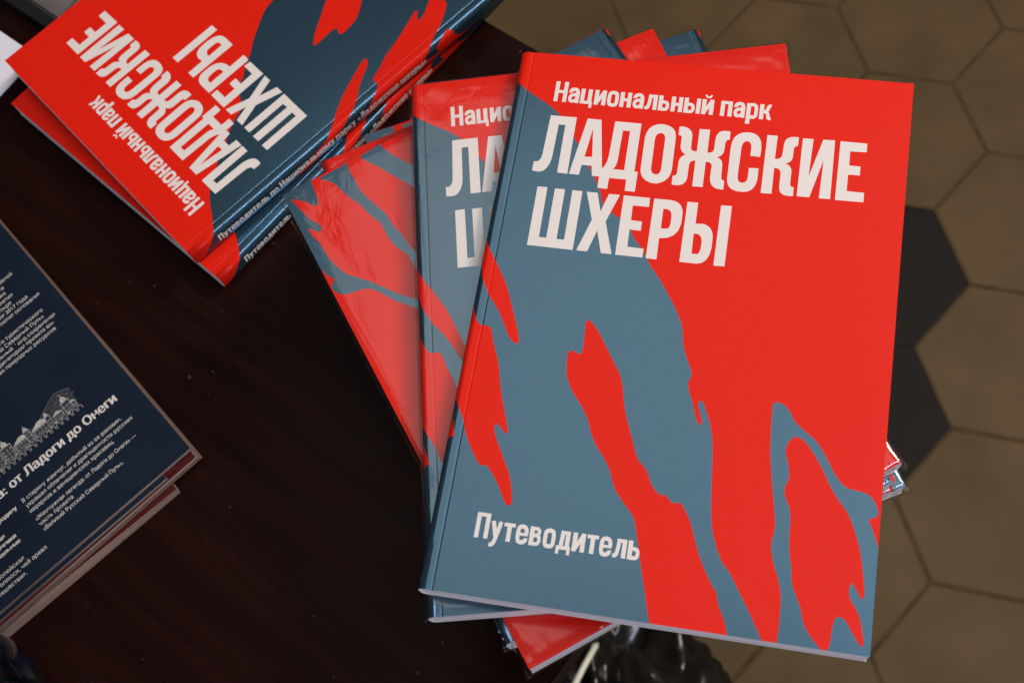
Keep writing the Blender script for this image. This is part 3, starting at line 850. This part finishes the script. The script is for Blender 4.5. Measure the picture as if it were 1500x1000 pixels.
ST = 0.0117335
place_book(-0.0517877, 0.3275249, ST * 6 - T * 0.001, -0.1706443, 'unwrapped red and blue guide book lying uppermost on the tall right pile')
place_book(-0.1029108, 0.3216141, ST * 5 - T * 0.001 - 0.0002, 0.0564162, 'shrink wrapped guide book, front up, directly under the top book of the tall pile', wrap=0)
place_book(-0.1621601, 0.2766768, ST * 4 - T * 0.001 - 0.0002, 0.4843827, 'shrink wrapped guide book lying back cover up, striped corner left of the tall pile', wrap=1, back=True)
place_book(-0.1484949, 0.2990097, ST * 3 - T * 0.001 - 0.0002, 0.3738543, 'wrapped guide book whose red head edge shows just behind the striped back cover', wrap=2)


def corner_br(bx, by, rz, back=True):
    c, s = math.cos(rz), math.sin(rz)
    return bx - (c * W + s * H) * 0.001, by - (s * W - c * H) * 0.001


a6 = 0.288
x6, y6 = corner_br(0.0925, 0.1400, a6)
place_book(x6, y6, ST * 2 - T * 0.001 - 0.0002, a6, 'low guide book showing a small blue spine corner beyond the upper edge of the pile', wrap=0, back=True)
a5 = 0.36
x5 = 0.0170 - math.cos(a5) * W * 0.001
y5 = 0.3650 - math.sin(a5) * W * 0.001
place_book(x5, y5, 0.0004, a5, 'low guide book of the tall pile showing one small red corner beyond its upper edge', wrap=1)
for k, (bx, by, a, lb) in enumerate(((-0.0660, 0.0850, 0.37, 'deep guide book, uppermost of three dark spine corners under the pile\'s near left'),
                                     (-0.0700, 0.0905, 0.355, 'deep guide book, middle of three dark spine corners under the pile near the bag'),
                                     (-0.0735, 0.0955, 0.375, 'bottom guide book of the tall pile, lying directly on the dark table'))):
    place_book(bx - math.sin(a) * H * 0.001, by + math.cos(a) * H * 0.001, -ST * (k + 1) + 0.0003, a, lb)

# pair in the upper left
aA = math.radians(133.2)
place_book(-0.2252, 0.2779, TZ + 0.0124, aA, 'upper guide book of the pair lying at the upper left, text upside down')
aB = math.radians(138.6)
place_book(-0.2139, 0.2700, TZ + 0.0005, aB, 'lower guide book of the pair at the upper left, mostly hidden beneath its twin')

# ------------------------------------------------------------------ navy brochures
BA = math.radians(42.0567)
BO = Vector((-0.22092, 0.18317, 0))
BS = 1.0642
BW, BH = 0.200, 0.205


def brochure(dx, dy, z, th, rz, label, text=False, top=None, end=None, leaves=(0.0, 0.0)):
    root = empty('brochure')
    root.matrix_world = Matrix.Translation((BO.x, BO.y, TZ + z)) @ Matrix.Scale(BS, 4) @ Matrix.Rotation(BA, 4, 'Z') @ Matrix.Translation((dx, dy, 0)) @ Matrix.Rotation(rz, 4, 'Z')
    tag(root, label, 'brochure', 'navy brochures')
    # cover sheet, lower right corner at the origin; a little thickness with a pale cut edge
    bm = bmesh.new()
    box_bm(bm, -BW, 0, 0, BH, th - 0.00025, th)
    bm.normal_update()
    for f in bm.faces:
        f.material_index = 0 if abs(f.normal.z) > 0.5 else 1
    me = bpy.data.meshes.new('cover')
    bm.to_mesh(me)
    bm.free()
    me.materials.append(top or M_navy)
    me.materials.append(M_cream)
    cov = link('cover', me, root)
    bm = bmesh.new()
    n = 24
    for i in range(n):
        # single leaves, each trimmed and shifted a touch differently
        q = (i + 0.5) / n
        zz = 0.0001 + (th - 0.0004) * i / n
        jx, jy = random.uniform(-0.0002, 0.0002), random.uniform(-0.0002, 0.0002)
        vs = box_bm(bm, -BW + 0.001, 0.0003 + jx + leaves[0] * (1 - q), -0.0003 + jy - leaves[1] * (1 - q) * 0.15, BH - 0.0006, zz, zz + (th - 0.0004) / n * 0.9)
        for k in (0, 4):
            vs[k].co.y -= leaves[1] * (1 - q)
    link('page_block', bm_mesh('page_block', bm), root, (M_bpages,))
    if end:
        bm = bmesh.new()
        box_bm(bm, 0.0002, end, 0.0005, BH - 0.001, th - 0.0004, th - 0.0001)
        link('flyleaf', bm_mesh('flyleaf', bm), root, (M_maroon,))
    if text:
        V = []
        F = []
        idx = []

        def put(body, x0, x1, y, cap, bold=0.012, m=0):
            v, t = fit_text(body, x0, x1, cap, 0.0)
            for dx_, dz_ in (((0, 0),) if bold < 0.025 else ((-0.055 * cap, 0), (0, 3e-6), (0.055 * cap, 6e-6))):
                b = len(V)
                V.extend([((p[0] + dx_) * 0.001, (y + p[1]) * 0.001, th + 0.00006 + dz_) for p in v])
                F.extend([tuple(b + i for i in q) for q in t])
                idx.extend([m] * len(t))

        def put_r(body, x1, y, cap, k=1.0, bold=0.012):
            v, t = text_tris(body, 0.0)
            wd = (max(p[0] for p in v) - min(p[0] for p in v)) * cap / cap_height(0.0) * k
            put(body, x1 - wd, x1, y, cap, bold)
        put('от Ладоги до Онеги', -70.6, -11.0, 42.3, 4.5, 0.03)
        put_r('Жемчужная легенда:', -73.3, 42.2, 4.5, 1.1, 0.03)
        put('В старину жемчуг, добытый из ее раковин,', -70.5, -15.0, 33.3, 1.95)
        put('украшал облачения и драгоценности русских', -70.5, -10.7, 30.1, 1.95)
        put('иерархов и венецианских красавиц.', -70.5, -23.7, 26.9, 1.95)
        put('«Жемчужная легенда: от Ладоги до Онеги» —', -70.6, -14.5, 22.05, 1.95)
        put('часть проекта', -70.6, -52.2, 19.0, 1.95)
        put('«Великий Русский Северный Путь».', -70.6, -26.2, 15.8, 1.95)
        for b, x, y in (('на родину', -74.1, 33.0), ('легендарная', -85.4, 26.0), ('источники', -81.5, 22.7), ('уникальные', -81.2, 19.5)):
            put_r(b, x, y, 2.0, 1.05, 0.03)
        for b, x, y in (('Европейская', -84.4, 11.8), ('жемчужница — моллюск, чей ареал', -74.1, 8.7), ('путешествия.', -87.2, 5.4)):
            put_r(b, x, y, 1.95, 1.05)
        for b, x, y in (('основной', -11.2, 130.6), ('на', -18.2, 127.4), ('также', -19.0, 124.4), ('столетия', -17.0, 121.2), ('монастыря', -19.8, 118.2),
                        ('июля 2017 года', -12.4, 115.2), ('к 100-летия основания', -7.2, 112.2),
                        ('нового туристического', -10.9, 104.2), ('Великий Северный Путь»', -12.3, 101.1), ('национальный фонд сохранения', -7.8, 98.0),
                        ('координатором проекта вы-', -10.3, 95.0), ('агентство природных ресурсов', -11.5, 91.9)):
            put_r(b, x, y, 1.95, 1.05)
        me = mesh_from('lettering', V, F, idx)
        link('lettering', me, cov, (M_cream,))
        # engraved view of a domed monastery on an arcaded quay
        V = []
        F = []
        idx = []
        lay = [0.00004]

        def poly(pts, m):
            lay[0] += 0.0000012
            b = len(V)
            V.extend([(p[0] * 0.001, p[1] * 0.001, th + lay[0]) for p in pts])
            if len(pts) == 4:
                F.append((b, b + 1, b + 2, b + 3))
                idx.append(m)
            else:
                for t in tessellate_polygon([[Vector((p[0], p[1], 0)) for p in pts]]):
                    F.append(tuple(b + i for i in t))
                    idx.append(m)

        def rect(x, y, w_, h_, m):
            poly([(x, y), (x + w_, y), (x + w_, y + h_), (x, y + h_)], m)

        def arch(x, y, w_, h_, m):
            n = 8
            poly([(x, y), (x + w_, y)] + [(x + w_ / 2 + w_ / 2 * math.cos(math.pi * k / n), y + h_ - w_ / 2 + w_ / 2 * math.sin(math.pi * k / n)) for k in range(n + 1)], m)

        def dome(x, y, r, m):
            pr = [(-0.75, 0), (-1.0, 0.35), (-0.95, 0.75), (-0.6, 1.15), (-0.25, 1.45), (-0.1, 1.9), (0, 3.0), (0.1, 1.9), (0.25, 1.45), (0.6, 1.15), (0.95, 0.75), (1.0, 0.35), (0.75, 0)]
            poly([(x + p[0] * r, y + p[1] * r) for p in pr], m)
        rr = random.Random(11)
        # wooded hill, grey
        hill = [(-25, 53.2)]
        for k in range(15):
            q = k / 14
            hill.append((-24 - q * 46, 60.5 + 5.5 * math.exp(-((q - 0.16) / 0.2) ** 2) - 3 * q + rr.uniform(-0.6, 0.6)))
        hill.append((-72, 51))
        hill += [(-60, 52), (-40, 52.5)]
        poly(hill, 3)
        for k in range(150):
            q = rr.random()
            hx = -24 - q * 46
            top_ = 60.0 + 5.5 * math.exp(-((q - 0.16) / 0.2) ** 2) - 3 * q
            hy = rr.uniform(54, top_ - 0.4)
            l_ = rr.uniform(0.5, 1.8)
            a_ = rr.uniform(0.2, 1.0)
            ca, sa = math.cos(a_) * l_, math.sin(a_) * l_
            if hy + sa < top_:
                poly([(hx, hy), (hx + 0.10, hy - 0.10), (hx + ca + 0.07, hy + sa - 0.07), (hx + ca, hy + sa)], 2)
        for i in range(1, len(hill) - 4):
            (xa, ya), (xb, yb) = hill[i], hill[i + 1]
            poly([(xa, ya), (xa, ya - 0.14), (xb, yb - 0.14), (xb, yb)], 2)
        x = -72.0
        while x < -26:
            h = rr.uniform(0.1, 0.6)
            rect(x, 50.6, 2.9, 2.4 + h, 3)
            arch(x + 0.2, 50.6, 2.4, 2.35, 0)
            arch(x + 0.42, 50.6, 1.96, 2.1, 1)
            x += 3.0
        # buildings: x, width, wall height, roof, dome radius
        for x, w_, h_, rf, dm in ((-72, 6.5, 6.6, 1.6, 1.0), (-65, 5.5, 7.6, 0.6, 1.5), (-59, 9, 4.6, 2.2, 0), (-52.5, 3.2, 7.0, 0.4, 1.1), (-48.8, 10, 4.2, 2.6, 0), (-41, 2.6, 6.0, 0.3, 0.9), (-37.5, 5, 3.2, 1.4, 0), (-31.8, 4.6, 6.0, 0.5, 1.5), (-27.4, 2, 3.4, 0.8, 0)):
            y = 53.4
            rect(x, y, w_, h_, 2)
            rect(x + 0.3, y + 0.3, w_ - 0.6, h_ - 0.7, 3)
            poly([(x - 0.35, y + h_), (x + w_ + 0.35, y + h_), (x + w_ * 0.6, y + h_ + rf), (x + w_ * 0.4, y + h_ + rf)], 0)
            if dm:
                dome(x + w_ / 2, y + h_ + rf * 0.8, dm, 0)
            nwin = max(1, int(w_ / 1.5))
            for r_ in range(max(1, int(h_ / 2.1))):
                for k in range(nwin):
                    rect(x + (k + 0.5) * w_ / nwin - 0.4, y + 0.6 + r_ * 2.0, 0.8, 1.15, 0)
                    rect(x + (k + 0.5) * w_ / nwin - 0.24, y + 0.6 + r_ * 2.0, 0.5, 0.95, 1)
        # bushes on the quay
        for k in range(34):
            bx, by, r_ = rr.uniform(-72, -27), rr.uniform(52.6, 54.6), rr.uniform(0.3, 0.9)
            n = 9
            poly([(bx + r_ * rr.uniform(0.5, 1.1) * math.cos(2 * math.pi * i / n), by + r_ * rr.uniform(0.5, 1.1) * math.sin(2 * math.pi * i / n)) for i in range(n)], rr.choice((0, 2, 2, 3)))
        me = mesh_from('engraving', V, F, idx)
        link('engraving', me, cov, (mat('engraving_light', (0.40, 0.37, 0.34), 0.5, 0.2, vary=0.45, vscale=1200), M_navy, M_engr, mat('engraving_tone', (0.028, 0.032, 0.042), 0.5, 0.2, vary=0.7, vscale=1400)))
    return root


brochure(-0.0165, -0.0076, 0.0003, 0.0028, -0.040, 'lowest maroon topped brochure at the left edge, skewed, its leaves fanning out', top=M_maroon, leaves=(0.0, 0.0055))
brochure(-0.0008, -0.0038, 0.0036, 0.0036, 0.003, 'maroon topped brochure with brown page edges along the right of the stack', top=M_maroon, leaves=(0.0016, 0.0006))
brochure(-0.0165, -0.0028, 0.0073, 0.0014, -0.004, 'navy brochure second from the top with a maroon leaf at its end', end=0.0062)
brochure(0.0, 0.0, 0.0088, 0.0014, 0.0, 'uppermost navy brochure at the left edge with white text and a monastery engraving', text=True)

# ------------------------------------------------------------------ small things at the picture's edges
# white sheet of paper on the table beyond the pair of books
bm = bmesh.new()
box_bm(bm, 0, 0.16, 0, 0.11, 0, 0.0006)
p = link('paper_sheet', bm_mesh('paper_sheet', bm), None, (mat('white_paper', (0.72, 0.68, 0.72), 0.6, 0.3),))
p.location = (-0.3325, 0.4150, TZ + 0.0004)
p.rotation_euler = (0, 0, math.atan2(D1.y, D1.x))
tag(p, 'white sheet of paper on the table past the far corner of the upper left books', 'paper')

# dark folder behind it
fo = empty('folder', (-0.3225, 0.4300, TZ + 0.0004), math.atan2(D1.y, D1.x))
tag(fo, 'dark grey folder with a black edge behind the white paper sheet', 'folder')
bm = bmesh.new()
box_bm(bm, 0, 0.2, -0.16, -0.004, 0, 0.006)
bmesh.ops.bevel(bm, geom=bm.edges[:], offset=0.0015, segments=2, affect='EDGES')
link('board', bm_mesh('board', bm), fo, (mat('grey_folder', (0.10, 0.085, 0.08), 0.4, 0.4, vary=0.7, vscale=22),))
bm = bmesh.new()
box_bm(bm, 0, 0.2, -0.0038, 0.003, 0, 0.007)
link('edge_binding', bm_mesh('edge_binding', bm), fo, (mat('black_binding', (0.008, 0.007, 0.007), 0.5, 0.3),))

# clear plastic bottle lying in the near left corner
bo = empty('plastic_bottle', (-0.2985, 0.0755, TZ + 0.0315), 0)
bo.rotation_euler = (math.radians(90), 0, math.radians(-22))
tag(bo, 'clear bluish plastic bottle cut off by the lower left corner', 'bottle')


def lathe(prof, n=48):
    V = []
    F = []
    for i, (r, z) in enumerate(prof):
        for k in range(n):
            a = 2 * math.pi * k / n
            V.append((r * math.cos(a), r * math.sin(a), z))
    for i in range(len(prof) - 1):
        for k in range(n):
            F.append((i * n + k, i * n + (k + 1) % n, (i + 1) * n + (k + 1) % n, (i + 1) * n + k))
    return V, F


prof = []
for k in range(13):
    a = k / 12 * math.pi / 2
    prof.append((0.0005 + 0.0285 * math.sin(a), -0.020 * math.cos(a)))
for k in range(1, 22):
    z = k * 0.005
    prof.append((0.029 + 0.0011 * math.sin(z * 520) - 0.0004, z))
for k in range(1, 9):
    prof.append((0.029 - 0.018 * (1 - math.cos(k / 8 * math.pi / 2)) , 0.105 + 0.03 * math.sin(k / 8 * math.pi / 2)))
prof += [(0.011, 0.150)]
V, F = lathe(prof)
V = [(v[0] * (1 + 0.03 * noise.noise(Vector(v) * 40)), v[1] * (1 + 0.03 * noise.noise(Vector(v) * 40 + Vector((5, 5, 5)))), v[2]) for v in V]
gm = film_mat('bluish_clear_plastic', (0.62, 0.68, 0.76), 0.06, 0.06, 0.9, 3.0)
me = mesh_from('body', V, F, None, True)
ob = link('body', me, bo, (gm,))
md = ob.modifiers.new('wall', 'SOLIDIFY')
md.thickness = 0.0006
V, F = lathe([(0.0001, 0.172), (0.0135, 0.1718), (0.0142, 0.170), (0.0142, 0.155), (0.0135, 0.1535), (0.0115, 0.1535)], 40)
link('cap', mesh_from('cap', V, F, None, True), bo, (mat('blue_cap', (0.02, 0.08, 0.3), 0.4, 0.5),))

# crumpled dark plastic bag on the floor under the table's edge
bm = bmesh.new()
bmesh.ops.create_icosphere(bm, subdivisions=6, radius=1)


def ridge(q, f, o):
    return 1 - 2.2 * abs(noise.noise(q * f + Vector((o, o * 0.7, o * 1.9))))


for v in bm.verts:
    q = v.co.copy()
    qq = q + 0.25 * Vector((noise.noise(q * 3 + Vector((1, 2, 3))), noise.noise(q * 3 + Vector((7, 2, 3))), noise.noise(q * 3 + Vector((4, 9, 3)))))
    k = 1 + 0.25 * noise.noise(q * 2.1 + Vector((3, 1, 7))) + 0.2 * ridge(qq, 2.6, 4.0) + 0.06 * ridge(qq, 5.0, 8.0) + 0.008 * ridge(qq, 12, 2.0)
    v.co = Vector((q.x * 0.088 * k, q.y * 0.14 * k, max(-0.108, q.z * 0.10 * k)))
bag = empty('plastic_bag', (-0.045, 0.085, FZ + 0.1095), math.radians(20))
tag(bag, 'crumpled shiny black plastic bag on the floor below the tall pile', 'bag')
link('sack', bm_mesh('sack', bm, True), bag, (mat('black_glossy_plastic', (0.012, 0.010, 0.008), 0.22, 0.5, vary=0.6, vscale=18),))


def tube(pts, rad, n=10):
    V, F = [], []
    P = [Vector(p) for p in pts]
    for i, p in enumerate(P):
        d = (P[min(i + 1, len(P) - 1)] - P[max(i - 1, 0)]).normalized()
        a = d.cross(Vector((0, 0, 1))).normalized()
        b = a.cross(d)
        rr_ = rad * (0.35 if i in (0, len(P) - 1) else 1)
        for k in range(n):
            t = 2 * math.pi * k / n
            V.append(p + (a * math.cos(t) + b * math.sin(t)) * rr_)
    for i in range(len(P) - 1):
        for k in range(n):
            F.append((i * n + k, i * n + (k + 1) % n, (i + 1) * n + (k + 1) % n, (i + 1) * n + k))
    F.append(tuple(range(n))[::-1])
    F.append(tuple((len(P) - 1) * n + k for k in range(n)))
    return V, F


inv = bag.matrix_basis.inverted()
V, F = tube([inv @ Vector(p) for p in ((-0.0555, 0.163, -0.512), (-0.0570, 0.160, -0.505), (-0.066, 0.144, -0.500), (-0.080, 0.118, -0.500), (-0.094, 0.092, -0.506), (-0.106, 0.070, -0.53))], 0.0024)
link('drawstring', mesh_from('drawstring', V, F, None, True), bag, (mat('cream_cord', (0.85, 0.80, 0.62), 0.6, 0.3),))
